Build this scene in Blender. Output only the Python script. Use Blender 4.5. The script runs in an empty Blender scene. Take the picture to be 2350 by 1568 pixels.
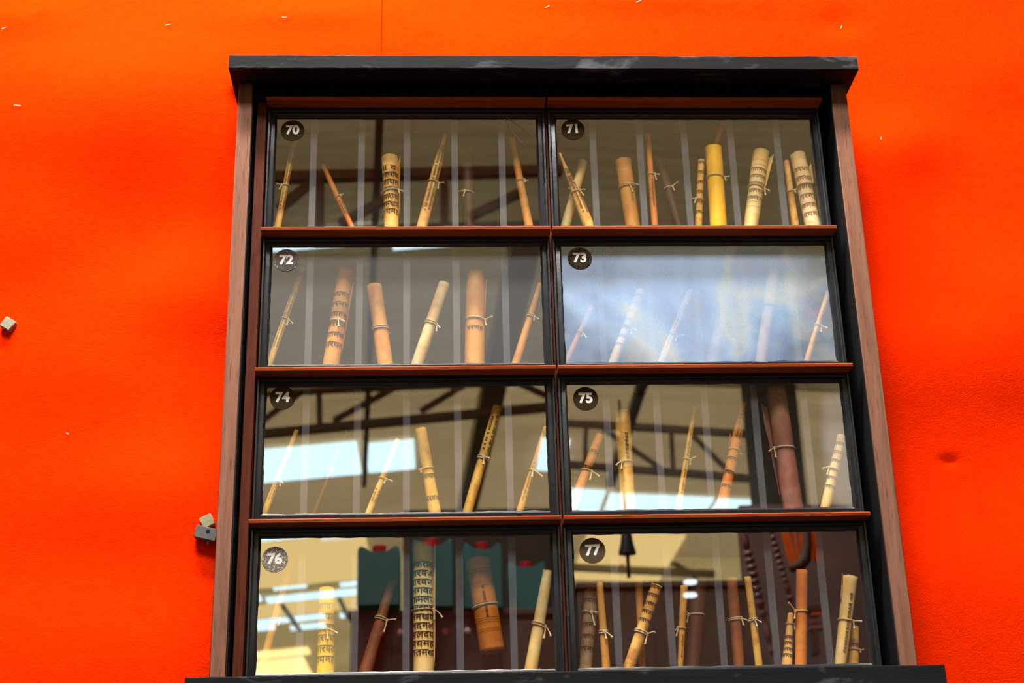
import bpy, bmesh, math, random
from mathutils import Vector, Matrix, Euler, noise as mnoise
D = bpy.data; SC = bpy.context.scene; COL = SC.collection
PI = math.pi; sin = math.sin; cos = math.cos
rnd = random.Random(7)
ZT = 2.85                      # height of the top lip of the show case above the hall floor

# ------------------------------------------------------------ camera, world, lights, exposure
FPX = 3427.0
CAM = Vector((0.27322, -2.09094, ZT - 1.26535))
YAW, PITCH, ROLL = 0.05283, 0.38076, 0.02631
def cam_axes():
    cy, sy, cp, sp = cos(YAW), sin(YAW), cos(PITCH), sin(PITCH)
    f = Vector((sy*cp, cy*cp, sp)); r = Vector((cy, -sy, 0)); d = f.cross(r)
    c, s = cos(ROLL), sin(ROLL)
    return c*r + s*d, -s*r + c*d, f
AR, AD, AF = cam_axes()
cam_d = D.cameras.new('camera'); cam = D.objects.new('camera', cam_d); COL.objects.link(cam)
M = Matrix((AR, -AD, -AF)).transposed().to_4x4(); M.translation = CAM
cam.matrix_world = M
cam_d.sensor_width = 36; cam_d.lens = FPX/2350*36
cam_d.clip_start = .05; cam_d.clip_end = 200
cam_d.dof.use_dof = True; cam_d.dof.focus_distance = 2.30; cam_d.dof.aperture_fstop = 6.5
SC.camera = cam

SC.view_settings.view_transform = 'Standard'; SC.view_settings.look = 'None'
SC.view_settings.gamma = 1; SC.view_settings.exposure = 0.0
try: SC.view_settings.use_curve_mapping = False
except Exception: pass
SC.cycles.use_denoising = True
SC.cycles.max_bounces = 12; SC.cycles.transparent_max_bounces = 16
SC.cycles.sample_clamp_indirect = 6.0

W = D.worlds.new('hall_daylight'); SC.world = W; W.use_nodes = True
bg = W.node_tree.nodes['Background']; bg.inputs[0].default_value = (.86, .94, 1, 1); bg.inputs[1].default_value = 3.0   # overcast sky over the translucent roof

def area(name, loc, sx, sy, power, col, target):
    l = D.lights.new(name, 'AREA'); l.shape = 'RECTANGLE'; l.size = sx; l.size_y = sy
    l.energy = power; l.color = col
    o = D.objects.new(name, l); COL.objects.link(o); o.location = loc
    o.rotation_euler = (Vector(target) - Vector(loc)).to_track_quat('-Z', 'Y').to_euler()
    return o
# the open skylight above the aisle in front of the show case
area('aisle_skylight_light', (0.0, -3.8, 6.62), 2.6, 1.3, 560, (1, .97, .93), (0.0, -3.8, 0))
# unseen fill light added to brighten the top of the wall
area('wall_top_fill_light', (-.05, -.82, 4.66), 1.5,   .22, 235, (1, .95, .88), (.1, .1, 2.9))

# ------------------------------------------------------------ helpers
def P(px, py, y):
    """point of the plane y=const that stands at a measured spot"""
    d = AR*((px-1175)/FPX) + AD*((py-784)/FPX) + AF
    return CAM + d*((y-CAM.y)/d.y)
def depth(p): return (p-CAM).dot(AF)
YG = 0.0325                    # plane of the glass panes
def V(px, py, Y):
    """hall point that the glass mirrors; Y = distance behind the pane, so it stands Y in front of it"""
    p = P(px, py, Y); return Vector((p.x, 2*YG - p.y, p.z))

def tag(o, label=None, cat=None, group=None, kind=None):
    if label: o['label'] = label
    if cat: o['category'] = cat
    if group: o['group'] = group
    if kind: o['kind'] = kind
    return o
def thing(name, label, cat, mw=None, group=None):
    o = D.objects.new(name, None); COL.objects.link(o); o.empty_display_size = .05
    if mw is not None: o.matrix_world = mw if isinstance(mw, Matrix) else Matrix.Translation(mw)
    return tag(o, label, cat, group)
def obj(name, bm, mat, parent=None, smooth=True, world=True):
    """link a bmesh as one object; world=True: vertices were given in hall coordinates"""
    me = D.meshes.new(name)
    if parent is not None and world:
        root = parent
        while root.parent: root = root.parent
        bm.transform(root.matrix_basis.inverted())
    bmesh.ops.recalc_face_normals(bm, faces=bm.faces[:]) if len(bm.faces) < 60000 else None
    bm.to_mesh(me); bm.free()
    if mat: me.materials.append(mat)
    if smooth:
        for p in me.polygons: p.use_smooth = True
        try: me.set_sharp_from_angle(angle=R(38))
        except Exception: pass
    o = D.objects.new(name, me); COL.objects.link(o)
    if parent is not None: o.parent = parent
    return o
def R(d): return d*PI/180
def box(bm, x0, x1, y0, y1, z0, z1, bev=0.0, mw=None, seg=1):
    t = bmesh.new()
    bmesh.ops.create_cube(t, size=1)
    for v in t.verts:
        v.co = Vector(((x0+x1)/2 + v.co.x*(x1-x0), (y0+y1)/2 + v.co.y*(y1-y0), (z0+z1)/2 + v.co.z*(z1-z0)))
    if bev: bmesh.ops.bevel(t, geom=t.edges[:], offset=bev, segments=seg, affect='EDGES', profile=.6)
    if mw is not None: t.transform(mw)
    join(bm, t)
def join(bm, t):
    me = D.meshes.new('tmp'); t.to_mesh(me); t.free(); bm.from_mesh(me); D.meshes.remove(me)
def beam(bm, a, b, w, h=None, up=Vector((0, 0, 1))):
    """square bar from a to b"""
    h = h or w; a = Vector(a); b = Vector(b); d = (b-a); L = d.length; d.normalize()
    s = d.cross(up)
    if s.length < 1e-4: s = d.cross(Vector((1, 0, 0)))
    s.normalize(); u = s.cross(d)
    vs = []
    for q in (a, b):
        for i, j in ((-1, -1), (1, -1), (1, 1), (-1, 1)):
            vs.append(bm.verts.new(q + s*(i*w/2) + u*(j*h/2)))
    for f in ((0,1,2,3), (7,6,5,4), (0,4,5,1), (1,5,6,2), (2,6,7,3), (3,7,4,0)): bm.faces.new([vs[k] for k in f])
def tube(bm, pts, rad, seg=7, cap=True):
    pts = [Vector(p) for p in pts]; n = len(pts)
    rr = rad if hasattr(rad, '__len__') else [rad]*n
    rings = []; prev = None
    for i, p in enumerate(pts):
        t = (pts[min(i+1, n-1)] - pts[max(i-1, 0)]).normalized()
        if prev is None:
            s = t.cross(Vector((0, 0, 1)))
            if s.length < .05: s = t.cross(Vector((1, 0, 0)))
        else: s = prev - t*prev.dot(t)
        s.normalize(); prev = s; u = t.cross(s)
        rings.append([bm.verts.new(p + (s*cos(a) + u*sin(a))*rr[i]) for a in [2*PI*k/seg for k in range(seg)]])
    for a, b in zip(rings, rings[1:]):
        for k in range(seg): bm.faces.new((a[k], a[(k+1) % seg], b[(k+1) % seg], b[k]))
    if cap: bm.faces.new(rings[0][::-1]); bm.faces.new(rings[-1])
def closed_tube(bm, pts, rad, seg=6):
    n = len(pts); rings = []
    c = sum((Vector(p) for p in pts), Vector())/n
    for i, p in enumerate(pts):
        p = Vector(p); t = (Vector(pts[(i+1) % n]) - Vector(pts[i-1])).normalized()
        s = (p-c); s -= t*s.dot(t); s.normalize(); u = t.cross(s)
        rings.append([bm.verts.new(p + (s*cos(a) + u*sin(a))*rad) for a in [2*PI*k/seg for k in range(seg)]])
    for i in range(n):
        a, b = rings[i], rings[(i+1) % n]
        for k in range(seg): bm.faces.new((a[k], a[(k+1) % seg], b[(k+1) % seg], b[k]))
def lathe(bm, prof, mw, seg=16):
    rings = [[bm.verts.new(mw @ Vector((r*cos(2*PI*k/seg), r*sin(2*PI*k/seg), z))) for k in range(seg)] for r, z in prof]
    for a, b in zip(rings, rings[1:]):
        for k in range(seg): bm.faces.new((a[k], a[(k+1) % seg], b[(k+1) % seg], b[k]))
    bm.faces.new(rings[0][::-1]); bm.faces.new(rings[-1])

# ------------------------------------------------------------ materials
class NT:
    def __init__(s, name):
        s.m = D.materials.new(name); s.m.use_nodes = True; s.t = s.m.node_tree; s.t.nodes.clear()
        s.out = s.n('ShaderNodeOutputMaterial')
    def n(s, typ, **kw):
        nd = s.t.nodes.new(typ)
        for k, v in kw.items():
            if hasattr(nd, k) and k not in nd.inputs: setattr(nd, k, v)
        return nd
    def l(s, a, b): s.t.links.new(a, b)
    def coord(s, kind='Object', scale=(1, 1, 1), rot=(0, 0, 0)):
        tc = s.n('ShaderNodeTexCoord'); mp = s.n('ShaderNodeMapping')
        mp.inputs['Scale'].default_value = scale; mp.inputs['Rotation'].default_value = rot
        s.l(tc.outputs[kind], mp.inputs[0]); return mp.outputs[0]
    def noise(s, vec, scale, detail=4, rough=.55, dist=0.0):
        x = s.n('ShaderNodeTexNoise'); s.l(vec, x.inputs['Vector']); x.inputs['Scale'].default_value = scale
        x.inputs['Detail'].default_value = detail; x.inputs['Roughness'].default_value = rough
        x.inputs['Distortion'].default_value = dist; return x.outputs[0]
    def ramp(s, fac, stops):
        x = s.n('ShaderNodeValToRGB'); s.l(fac, x.inputs[0]); e = x.color_ramp.elements
        while len(e) < len(stops): e.new(.5)
        for q, (p, c) in zip(e, stops):
            q.position = p; q.color = (*c, 1) if len(c) == 3 else c
        return x.outputs[0]
    def mix(s, fac, a, b, mode='MIX'):
        x = s.n('ShaderNodeMix', data_type='RGBA', blend_type=mode)
        for sock, v in ((x.inputs[0], fac), (x.inputs[6], a), (x.inputs[7], b)):
            if hasattr(v, 'is_output'): s.l(v, sock)
            elif isinstance(v, (int, float)): sock.default_value = v
            else: sock.default_value = (*v, 1)
        return x.outputs[2]
    def n_z(s, vec):
        x = s.n('ShaderNodeSeparateXYZ'); s.l(vec, x.inputs[0]); return x.outputs[2]
    def math(s, op, a, b=0.0):
        x = s.n('ShaderNodeMath', operation=op)
        for i, v in enumerate((a, b)):
            if hasattr(v, 'is_output'): s.l(v, x.inputs[i])
            else: x.inputs[i].default_value = v
        return x.outputs[0]
    def bump(s, h, strength, dist=.001):
        x = s.n('ShaderNodeBump'); x.inputs['Strength'].default_value = strength; x.inputs['Distance'].default_value = dist
        s.l(h, x.inputs['Height']); return x.outputs[0]
    def pbr(s, col, rough=.5, spec=.5, normal=None, metal=0.0, **extra):
        b = s.n('ShaderNodeBsdfPrincipled')
        for k, v in (('Base Color', col), ('Roughness', rough), ('Specular IOR Level', spec), ('Metallic', metal), *extra.items()):
            if hasattr(v, 'is_output'): s.l(v, b.inputs[k])
            elif isinstance(v, tuple): b.inputs[k].default_value = (*v, 1) if len(v) == 3 else v
            else: b.inputs[k].default_value = v
        if normal is not None: s.l(normal, b.inputs['Normal'])
        s.l(b.outputs[0], s.out.inputs[0]); return b
def plain(name, col, rough=.5, spec=.5, metal=0.0, var=.15, scale=30):
    t = NT(name); v = t.coord()
    n = t.noise(v, scale)
    c = t.mix(n, tuple(x*(1-var) for x in col), tuple(min(1, x*(1+var)) for x in col))
    t.pbr(c, rough, spec, t.bump(n, .15, .001), metal); return t.m

def mat_felt():
    t = NT('orange_felt'); v = t.coord()
    fine = t.noise(v, 420, 3, .7); mid = t.noise(v, 60, 4, .6); big = t.noise(v, 7, 3, .6)
    h = t.math('ADD', fine, t.math('MULTIPLY', mid, .8))
    c = t.mix(t.math('MULTIPLY', mid, .9), (.95, .023, .0005), (1.0, .0345, .0008))
    dirt = t.ramp(t.noise(v, 11, 6, .7), [(.60, (0, 0, 0)), (.78, (1, 1, 1))])
    c = t.mix(t.math('MULTIPLY', dirt, .5), c, (.62, .011, .0004))
    pill = t.ramp(t.noise(v, 150, 2, .5), [(.73, (0, 0, 0)), (.78, (1, 1, 1))])
    c = t.mix(t.math('MULTIPLY', pill, .55), c, (.50, .010, .0004))
    b = t.pbr(c, .95, .0, t.bump(h, .8, .0024))
    b.inputs['Sheen Weight'].default_value = .0
    return t.m
def mat_black_wood():
    t = NT('black_stained_wood'); v = t.coord(scale=(1, 6, 9), rot=(0, R(4), 0))
    g = t.noise(v, 6, 6, .7, .4); v2 = t.coord(scale=(1, 3, 3), rot=(0, R(28), 0))
    s = t.ramp(t.noise(v2, 9, 5, .65, .6), [(.56, (0, 0, 0)), (.72, (1, 1, 1))])
    c = t.mix(g, (.0025, .0025, .003), (.0095, .0095, .0105))
    c = t.mix(t.math('MULTIPLY', s, .7), c, (.085, .090, .102))
    t.pbr(c, .75, .10, t.bump(g, .5, .002)); return t.m
def mat_wood(name, c1, c2, rough, axis='Z', dark=None):
    t = NT(name); sc = {'Z': (40, 40, 2.2), 'X': (2.2, 40, 40)}[axis]
    v = t.coord(scale=sc); g = t.noise(v, 2.2, 7, .62, .5); pores = t.noise(t.coord(scale=tuple(q*3.2 for q in sc)), 3, 3, .6)
    c = t.mix(t.ramp(g, [(.3, (0, 0, 0)), (.72, (1, 1, 1))]), c1, c2)
    spc = .07
    c = t.mix(t.ramp(pores, [(.56, (0, 0, 0)), (.70, (.75, .75, .75))]), c, dark or tuple(q*.35 for q in c1))
    t.pbr(c, rough, spc, t.bump(g, .35, .0012)); return t.m
def mat_frame():
    t = NT('black_frame_paint'); v = t.coord(); n = t.noise(v, 55, 5, .65)
    c = t.mix(n, (.004, .0045, .006), (.015, .017, .021))
    w = t.ramp(t.noise(v, 130, 4, .7), [(.68, (0, 0, 0)), (.78, (1, 1, 1))])
    c = t.mix(t.math('MULTIPLY', w, .5), c, (.14, .125, .10))
    t.pbr(c, .30, .5, t.bump(n, .35, .0015)); return t.m
def parchment(name, base, stain, amount=.5, rough=.62, top=None):
    """aged rolled paper: base tone, brown blotches at random, fine fibres"""
    t = NT(name); info = t.n('ShaderNodeObjectInfo')
    tc = t.n('ShaderNodeTexCoord'); add = t.n('ShaderNodeVectorMath', operation='ADD')
    t.l(tc.outputs['Object'], add.inputs[0])
    cmb = t.n('ShaderNodeCombineXYZ')
    for i in range(3): t.l(t.math('MULTIPLY', info.outputs['Random'], 7.0+i*3), cmb.inputs[i])
    t.l(cmb.outputs[0], add.inputs[1]); v = add.outputs[0]; v0 = tc.outputs['Object']
    n1 = t.noise(v, 42, 5, .62, .6); n2 = t.noise(v, 160, 4, .6)
    mp = t.n('ShaderNodeMapping'); t.l(v, mp.inputs[0]); mp.inputs['Scale'].default_value = (1, 1, .12)
    fib = t.noise(mp.outputs[0], 420, 3, .6)
    n3 = t.noise(v, 17, 3, .55, .4)
    warm = (base[0]*.95, base[1]*.72, base[2]*.45)
    c = t.mix(t.ramp(n3, [(.40, (0, 0, 0)), (.62, (1, 1, 1))]), base, warm)
    if top: c = t.mix(t.ramp(t.math('ADD', t.n_z(v0), t.math('MULTIPLY', n3, .05)), [(top[1], (0, 0, 0)), (top[1]+.03, (1, 1, 1))]), c, top[0])
    k = min(1, amount*1.25)
    c = t.mix(t.ramp(n1, [(.46, (0, 0, 0)), (.66, (k, k, k))]), c, stain)
    c = t.mix(t.math('MULTIPLY', fib, .35), c, tuple(q*.75 for q in base))
    sp = t.ramp(n2, [(.66, (0, 0, 0)), (.74, (1, 1, 1))])
    c = t.mix(t.math('MULTIPLY', sp, amount*.9), c, stain)
    t.pbr(c, rough, .3, t.bump(t.math('ADD', n2, fib), .25, .0006)); return t.m
REF = .20
def mat_glass(name='pane_glass', refl=REF, film=None):
    t = NT(name); tr = t.n('ShaderNodeBsdfTransparent'); tr.inputs[0].default_value = (1, 1, 1, 1)
    gl = t.n('ShaderNodeBsdfGlossy'); gl.inputs['Roughness'].default_value = 0.0; gl.inputs[0].default_value = (1, 1, 1, 1)
    lw = t.n('ShaderNodeLayerWeight'); lw.inputs[0].default_value = .5
    fac = t.math('ADD', t.math('MULTIPLY', t.math('POWER', lw.outputs['Facing'], 4.0), .7), refl)
    mx = t.n('ShaderNodeMixShader'); t.l(fac, mx.inputs[0]); t.l(tr.outputs[0], mx.inputs[1]); t.l(gl.outputs[0], mx.inputs[2])
    res = mx.outputs[0]
    if film:                                       # pane film; its colour also carries painted glare and haze
        v = t.coord(); n = t.noise(v, film.get('scale', 9), 2, .45, 1.2)
        df = t.n('ShaderNodeBsdfDiffuse')
        if film.get('iris'):
            c = t.ramp(n, [(.22, (.36, .40, .48)), (.40, (.34, .50, .86)), (.50, (.44, .66, 1.0)), (.55, (.66, .74, .80)), (.60, (.50, .66, .95)), (.65, (.60, .60, .86)), (.74, (.44, .56, .82))])
            t.l(c, df.inputs[0])
        else: df.inputs[0].default_value = (.62, .64, .68, 1)
        grain = t.noise(v, 500, 2, .6)
        cov = t.math('MULTIPLY', t.math('ADD', t.math('MULTIPLY', grain, .4), .8), film['cov'])
        if film.get('blob'):                       # haze strongest in one patch of the pane, weaker towards the corners
            cx, cz, sx, sz, lo = film['blob']
            mp = t.n('ShaderNodeMapping'); t.l(v, mp.inputs[0]); mp.inputs['Location'].default_value = (-cx/sx, 0, -cz/sz); mp.inputs['Scale'].default_value = (1/sx, 0, 1/sz)
            gd = t.n('ShaderNodeTexGradient', gradient_type='SPHERICAL')
            wob = t.n('ShaderNodeVectorMath', operation='ADD'); t.l(mp.outputs[0], wob.inputs[0])
            cb = t.n('ShaderNodeCombineXYZ'); t.l(t.math('MULTIPLY', t.math('SUBTRACT', t.noise(v, 9, 3, .55), .5), 1.3), cb.inputs[0]); t.l(t.math('MULTIPLY', t.math('SUBTRACT', t.noise(v, 12, 3, .55), .5), .9), cb.inputs[2])
            t.l(cb.outputs[0], wob.inputs[1]); t.l(wob.outputs[0], gd.inputs[0])
            mk = t.ramp(gd.outputs['Fac'], [(.0, (lo,)*3), (.55, (1, 1, 1))]); cov = t.math('MULTIPLY', cov, mk)
        m2 = t.n('ShaderNodeMixShader'); t.l(cov, m2.inputs[0]); t.l(res, m2.inputs[1])
        sh = t.n('ShaderNodeBsdfGlossy'); sh.inputs['Roughness'].default_value = .38; t.l(t.mix(.5, (.60, .80, 1.0), c) if film.get('iris') else t.mix(.5, (.8, .85, .9), (.7, .75, .8)), sh.inputs[0])
        m3 = t.n('ShaderNodeMixShader'); m3.inputs[0].default_value = .5; t.l(df.outputs[0], m3.inputs[1]); t.l(sh.outputs[0], m3.inputs[2]); t.l(m3.outputs[0], m2.inputs[2]); res = m2.outputs[0]
    t.l(res, t.out.inputs[0]); return t.m
def emit(name, col, s):
    t = NT(name); e = t.n('ShaderNodeEmission'); e.inputs[0].default_value = (*col, 1); e.inputs[1].default_value = s
    t.l(e.outputs[0], t.out.inputs[0]); return t.m
def mat_sticker(name, col, spec=.4, rough=.45, kind=None):
    t = NT(name); v = t.coord()
    if kind == 'crinkled':
        vo = t.n('ShaderNodeTexVoronoi'); vo.inputs['Scale'].default_value = 260; t.l(v, vo.inputs['Vector'])
        n = t.noise(v, 330, 3, .6, .8)
        t.pbr(col, .12, 1.0, t.bump(t.math('ADD', n, vo.outputs['Distance']), 1.0, .006), Coat_Weight=0) if False else t.pbr(col, .12, 1.0, t.bump(n, 1.0, .016), .75)
    elif kind == 'drops':
        n = t.ramp(t.noise(v, 230, 2, .4), [(.55, (0, 0, 0)), (.66, (1, 1, 1))])
        t.pbr(col, .1, .8, t.bump(n, .9, .003))
    elif kind == 'flecked':
        n = t.noise(v, 420, 3, .7)
        c = t.mix(t.ramp(n, [(.52, (0, 0, 0)), (.60, (1, 1, 1))]), col, (.62, .60, .56))
        t.pbr(c, .3, .6, t.bump(n, .4, .002))
    else:
        n = t.noise(v, 300, 3, .6); t.pbr(t.mix(n, tuple(q*.8 for q in col), col), rough, spec)
    return t.m

FELT = mat_felt(); BLK = mat_black_wood(); FRM = mat_frame()
BROWN = mat_wood('brown_side_wood', (.135, .060, .037), (.225, .105, .066), .65, 'Z', (.06, .024, .015))
LIP = mat_wood('red_brown_lip_wood', (.16, .026, .006), (.30, .058, .013), .6, 'X', (.06, .010, .003))
STILE = mat_wood('red_brown_stile_wood', (.040, .008, .003), (.085, .018, .006), .6, 'Z')
PUTTY = plain('black_putty', (.010, .011, .014), .28, .6, 0, .5, 120)
INNER = plain('dark_case_interior', (.014, .012, .010), .8, .2, 0, .3, 40)
DIV = plain('grey_divider_strip', (.058, .061, .068), .6, .3, 0, .25, 90)
GAP = plain('black_reveal', (.0035, .0035, .004), .7, .15)
TWINE = parchment('cotton_twine', (.66, .56, .34), (.42, .27, .10), .4, .8)
INK = plain('faded_ink', (.028, .018, .012), .7, .2, 0, .4, 200)
INKP = plain('pale_brown_ink', (.24, .14, .07), .7, .2, 0, .4, 200)
WHITE = plain('white_print', (.95, .95, .93), .5, .3, 0, .04)
SHEET = {
 'cream': parchment('cream_parchment', (.86, .66, .27), (.58, .32, .08), .35),
 'pale':  parchment('pale_parchment', (.86, .66, .33), (.58, .25, .07), .6),
 'parch': parchment('yellow_parchment', (.80, .48, .095), (.36, .12, .02), .65),
 'stain': parchment('stained_parchment', (.82, .50, .13), (.42, .10, .02), .9),
 'tan':   parchment('tan_paper', (.70, .32, .055), (.44, .15, .025), .5),
 'orange': parchment('orange_tan_paper', (.68, .24, .026), (.38, .09, .012), .55),
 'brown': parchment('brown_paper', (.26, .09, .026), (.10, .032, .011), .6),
 'dark':  parchment('dark_brown_shaded_paper', (.085, .034, .014), (.04, .015, .008), .6),
 'yellow': parchment('bright_yellow_paper', (1.0, .60, .004), (.85, .34, .003), .35),
 'mauve': parchment('mauve_brown_leather', (.30, .125, .088), (.13, .045, .030), .55, .62, ((.42, .22, .065), .165)),
 'grey':  parchment('grey_brown_paper', (.32, .21, .10), (.14, .07, .03), .7),
}
STICK = {k: mat_sticker('sticker_brown', (.050, .034, .014), .04, .8) for k in (70, 71, 74, 75)}
STICK[72] = mat_sticker('sticker_crinkled', (.80, .80, .82), kind='crinkled')  # pale metallic base stands in for skylight glints on the crinkles
STICK[73] = mat_sticker('sticker_wet', (.030, .020, .013), kind='drops')
STICK[76] = mat_sticker('sticker_flecked', (.17, .135, .085), kind='flecked')
STICK[77] = mat_sticker('sticker_olive', (.10, .072, .036), .15, .6)
GLASS = {}; _g = mat_glass()
for k in range(70, 78): GLASS[k] = _g
GLASS[72] = mat_glass('pane_glass_hazy', REF, dict(cov=.07))  # even pale haze over the whole pane
GLASS[73] = mat_glass('pane_glass_film_and_glare', REF, dict(cov=.49, iris=True, scale=5, blob=(.0, .12, .29, .22, .30)))  # bluish film colour also paints the skylight glare
GLASS[75] = mat_glass('pane_glass_hazy_patch', REF, dict(cov=.20, blob=(.205, .10, .035, .16, .03)))  # pale haze towards the right of the pane
CONC = plain('concrete', (.06, .057, .052), .8, .3, 0, .12, 3)
def mat_roof(name, col):
    """weathered roofing, made translucent so the sky above brightens it"""
    t = NT(name); v = t.coord(); n = t.noise(v, .9, 3, .5); n2 = t.noise(t.coord(scale=(.25, 4, 1)), 2.2, 3, .6)
    c = t.mix(t.math('MULTIPLY', t.math('ADD', n, n2), .5), tuple(q*.45 for q in col), tuple(q*1.55 for q in col))
    a = t.n('ShaderNodeBsdfTranslucent'); t.l(c, a.inputs[0]); b = t.n('ShaderNodeBsdfDiffuse'); b.inputs[0].default_value = (.30, .25, .17, 1)
    ad = t.n('ShaderNodeAddShader'); t.l(a.outputs[0], ad.inputs[0]); t.l(b.outputs[0], ad.inputs[1]); t.l(ad.outputs[0], t.out.inputs[0]); return t.m
ROOFS = [mat_roof('dim_roof_sheet', (.165, .118, .052)), mat_roof('tan_roof_sheet', (.47, .32, .15)), mat_roof('bright_roof_sheet', (.60, .42, .17))]  # sheet tones carry the roof's change from dim to bright, bay by bay
STEEL = plain('dark_truss_steel', (.27, .24, .19), .6, .4, 0, .3, 4)
SKYL = emit('skylight_daylight', (.68, .93, 1.0), 5.6)
YSHEET = emit('glowing_yellow_sheet', (1.0, .70, .27), 3.6)  # emission stands in for daylight on the far roof
YBRIGHT = emit('bright_yellow_sheet', (1.0, .78, .30), 6.5)  # stronger emission for the brightest strip of lit roof

# ------------------------------------------------------------ setting: wall, floor, roof
YW = 0.115
BUMPS = [  # px, py, half width px, half height px, swell (m)
 (900, 180, 800, 270, .026), (60, 520, 160, 150, .012), (190, 290, 300, 200, .026), (450, 670, 190, 110, .012), (120, 820, 260, 170, .010),
 (330, 1130, 300, 130, .009), (250, 1480, 300, 160, .008), (60, 30, 120, 60, .006), (690, 40, 200, 45, .004),
 (2230, 780, 260, 190, .020), (2080, 330, 110, 90, .010), (2300, 150, 190, 120, .008), (2250, 1330, 260, 190, .010),
 (1930, 40, 60, 40, -.004), (2190, 1050, 22, 12, -.004), (1500, -10, 300, 40, .004)]
BW = [(P(a, b, YW), c*.00072, d*.00072, e) for a, b, c, d, e in BUMPS]
def swell(x, z):
    s = 0
    for p, a, b, e in BW:
        q = ((x-p.x)/a)**2 + ((z-p.z)/b)**2
        if q < 9: s += 2.0*e*math.exp(-q)
    s += .010*mnoise.noise(Vector((x*3.1, 0.3, z*4.2))) + .0016*mnoise.noise(Vector((x*9, 4.3, z*11)))
    # drawn flat behind the cabinet
    dx = max(-.048-x, x-.946, 0); dz = max(ZT-.98-z, z-ZT-.05, 0); q = min(1, math.hypot(dx, dz)/.03)
    return s if q >= 1 else min(s, .024)*(1-q) + s*q
wall = bmesh.new(); box(wall, -5.5, 6.5, YW+.055, YW+.20, 0, 7.0)
WALL = tag(obj('wall_back', wall, plain('orange_board', (.8, .05, .003), .9, .1), None, False), kind='structure')
XS = P(877, 60, YW).x
def felt(x0, x1, z0, z1, lift, roll_left):
    bm = bmesh.new(); nx = int((x1-x0)/.006)+1; nz = int((z1-z0)/.006)+1; g = []
    for j in range(nz+1):
        z = z0+(z1-z0)*j/nz; row = []
        for i in range(nx+1):
            x = x0+(x1-x0)*i/nx; o = swell(x, z) + lift
            if roll_left:
                e = max(0, 1-(x-x0)/.012); o = o*(1) - .004*e*e
            row.append(bm.verts.new((x, YW-o+.03, z)))
        g.append(row)
    for j in range(nz):
        for i in range(nx): bm.faces.new((g[j][i], g[j][i+1], g[j+1][i+1], g[j+1][i]))
    # turned-back edges down to the board behind
    for side in (0, nx):
        back = [bm.verts.new((g[j][side].co.x, YW+.056, g[j][side].co.z)) for j in range(nz+1)]
        for j in range(nz): bm.faces.new((g[j][side], g[j+1][side], back[j+1], back[j]))
    return obj('felt_panel', bm, FELT, WALL)
felt(-.75, XS-.0006, ZT-1.6, ZT+.55, .000, False)
felt(XS+.0006, 1.6, ZT-1.6, ZT+.55, .0055, True)
STAPM = plain('staple_wire', (.75, .55, .45), .4, .6, .3)
for px, py, L, an in ((655, 54, 13, -3), (387, 61, 12, 20), (8, 62, 12, 24), (1256, 14, 12, 30), (1466, 1, 12, 24), (1938, 46, 8, 70), (50, 263, 14, -4), (150, 989, 6, -25), (2022, 318, 6, 80)):
    p = P(px, py, YW); a = R(an); h = L*.00036
    p.y = YW+.0265 - swell(p.x, p.z) - (.0035 if p.x > XS else 0)
    bm = bmesh.new(); d = Vector((cos(a), 0, sin(a)))*h
    tube(bm, [p-d+Vector((0, .006, 0)), p-d, p+d, p+d+Vector((0, .006, 0))], .00045, 5)
    obj('staple', bm, STAPM, WALL)

fl = bmesh.new(); box(fl, -9, 10, -34, .5, -.2, 0); tag(obj('floor', fl, CONC, None, False), kind='structure')
RIDGE_X, RIDGE_Z, SL, SRt = .52, ZT-1.26535+5.4, .085, .055
def roof_z(x): return RIDGE_Z - (SL*(RIDGE_X-x) if x < RIDGE_X else SRt*(x-RIDGE_X))
def on_roof(px, py, drop=0.0):
    """roof point that the glass mirrors at a measured spot"""
    d = AR*((px-1175)/FPX) + AD*((py-784)/FPX) + AF
    x = RIDGE_X-.1
    for _ in range(12):
        t = (roof_z(x)-drop-CAM.z)/d.z; x = CAM.x + d.x*t
    p = CAM + d*t; return Vector((p.x, 2*YG-p.y, p.z))
rf = bmesh.new()
for xa, xb in ((-9, RIDGE_X), (RIDGE_X, 10)):   # closed boarding over the aisle, with the skylight in it
    vs = [rf.verts.new((x, q, roof_z(x)+.04)) for x, q in ((xa, -5.3), (xb, -5.3), (xb, .5), (xa, .5))]
    up = [rf.verts.new(v.co + Vector((0, 0, .05))) for v in vs]
    for f in ((0,1,2,3), (7,6,5,4), (0,4,5,1), (1,5,6,2), (2,6,7,3), (3,7,4,0)): rf.faces.new([(vs+up)[k] for k in f])
CEIL = tag(obj('ceiling', rf, plain('aisle_ceiling_board', (.16, .14, .11), .8, .2), None, False), kind='structure')
for (ya, yb), m in zip(((-5.3, -12.2), (-12.2, -19.4), (-19.4, -34)), ROOFS):
    for xa, xb in ((-9, RIDGE_X), (RIDGE_X, 10)):
        bm = bmesh.new(); prof = []; y = ya
        while y > yb:
            prof += [(y, 0), (y-.07, 0), (y-.10, .035), (y-.15, .035)]; y -= .18
        va = [bm.verts.new((xa, q, roof_z(xa)+h)) for q, h in prof]; vb = [bm.verts.new((xb, q, roof_z(xb)+h)) for q, h in prof]
        for i in range(len(prof)-1): bm.faces.new((va[i], vb[i], vb[i+1], va[i+1]))
        obj('roof_sheet', bm, m, CEIL, False)
HW = plain('hall_wall_paint', (.30, .27, .22), .8, .2, 0, .1, 2)
for nm, q in (('wall_left', (-9.1, -9, -34, .5)), ('wall_right', (10, 10.1, -34, .5)), ('wall_far', (-9.1, 10.1, -34.2, -34))):
    bm = bmesh.new(); box(bm, *q, 0, 7.0); tag(obj(nm, bm, HW, None, False), kind='structure')
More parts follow.
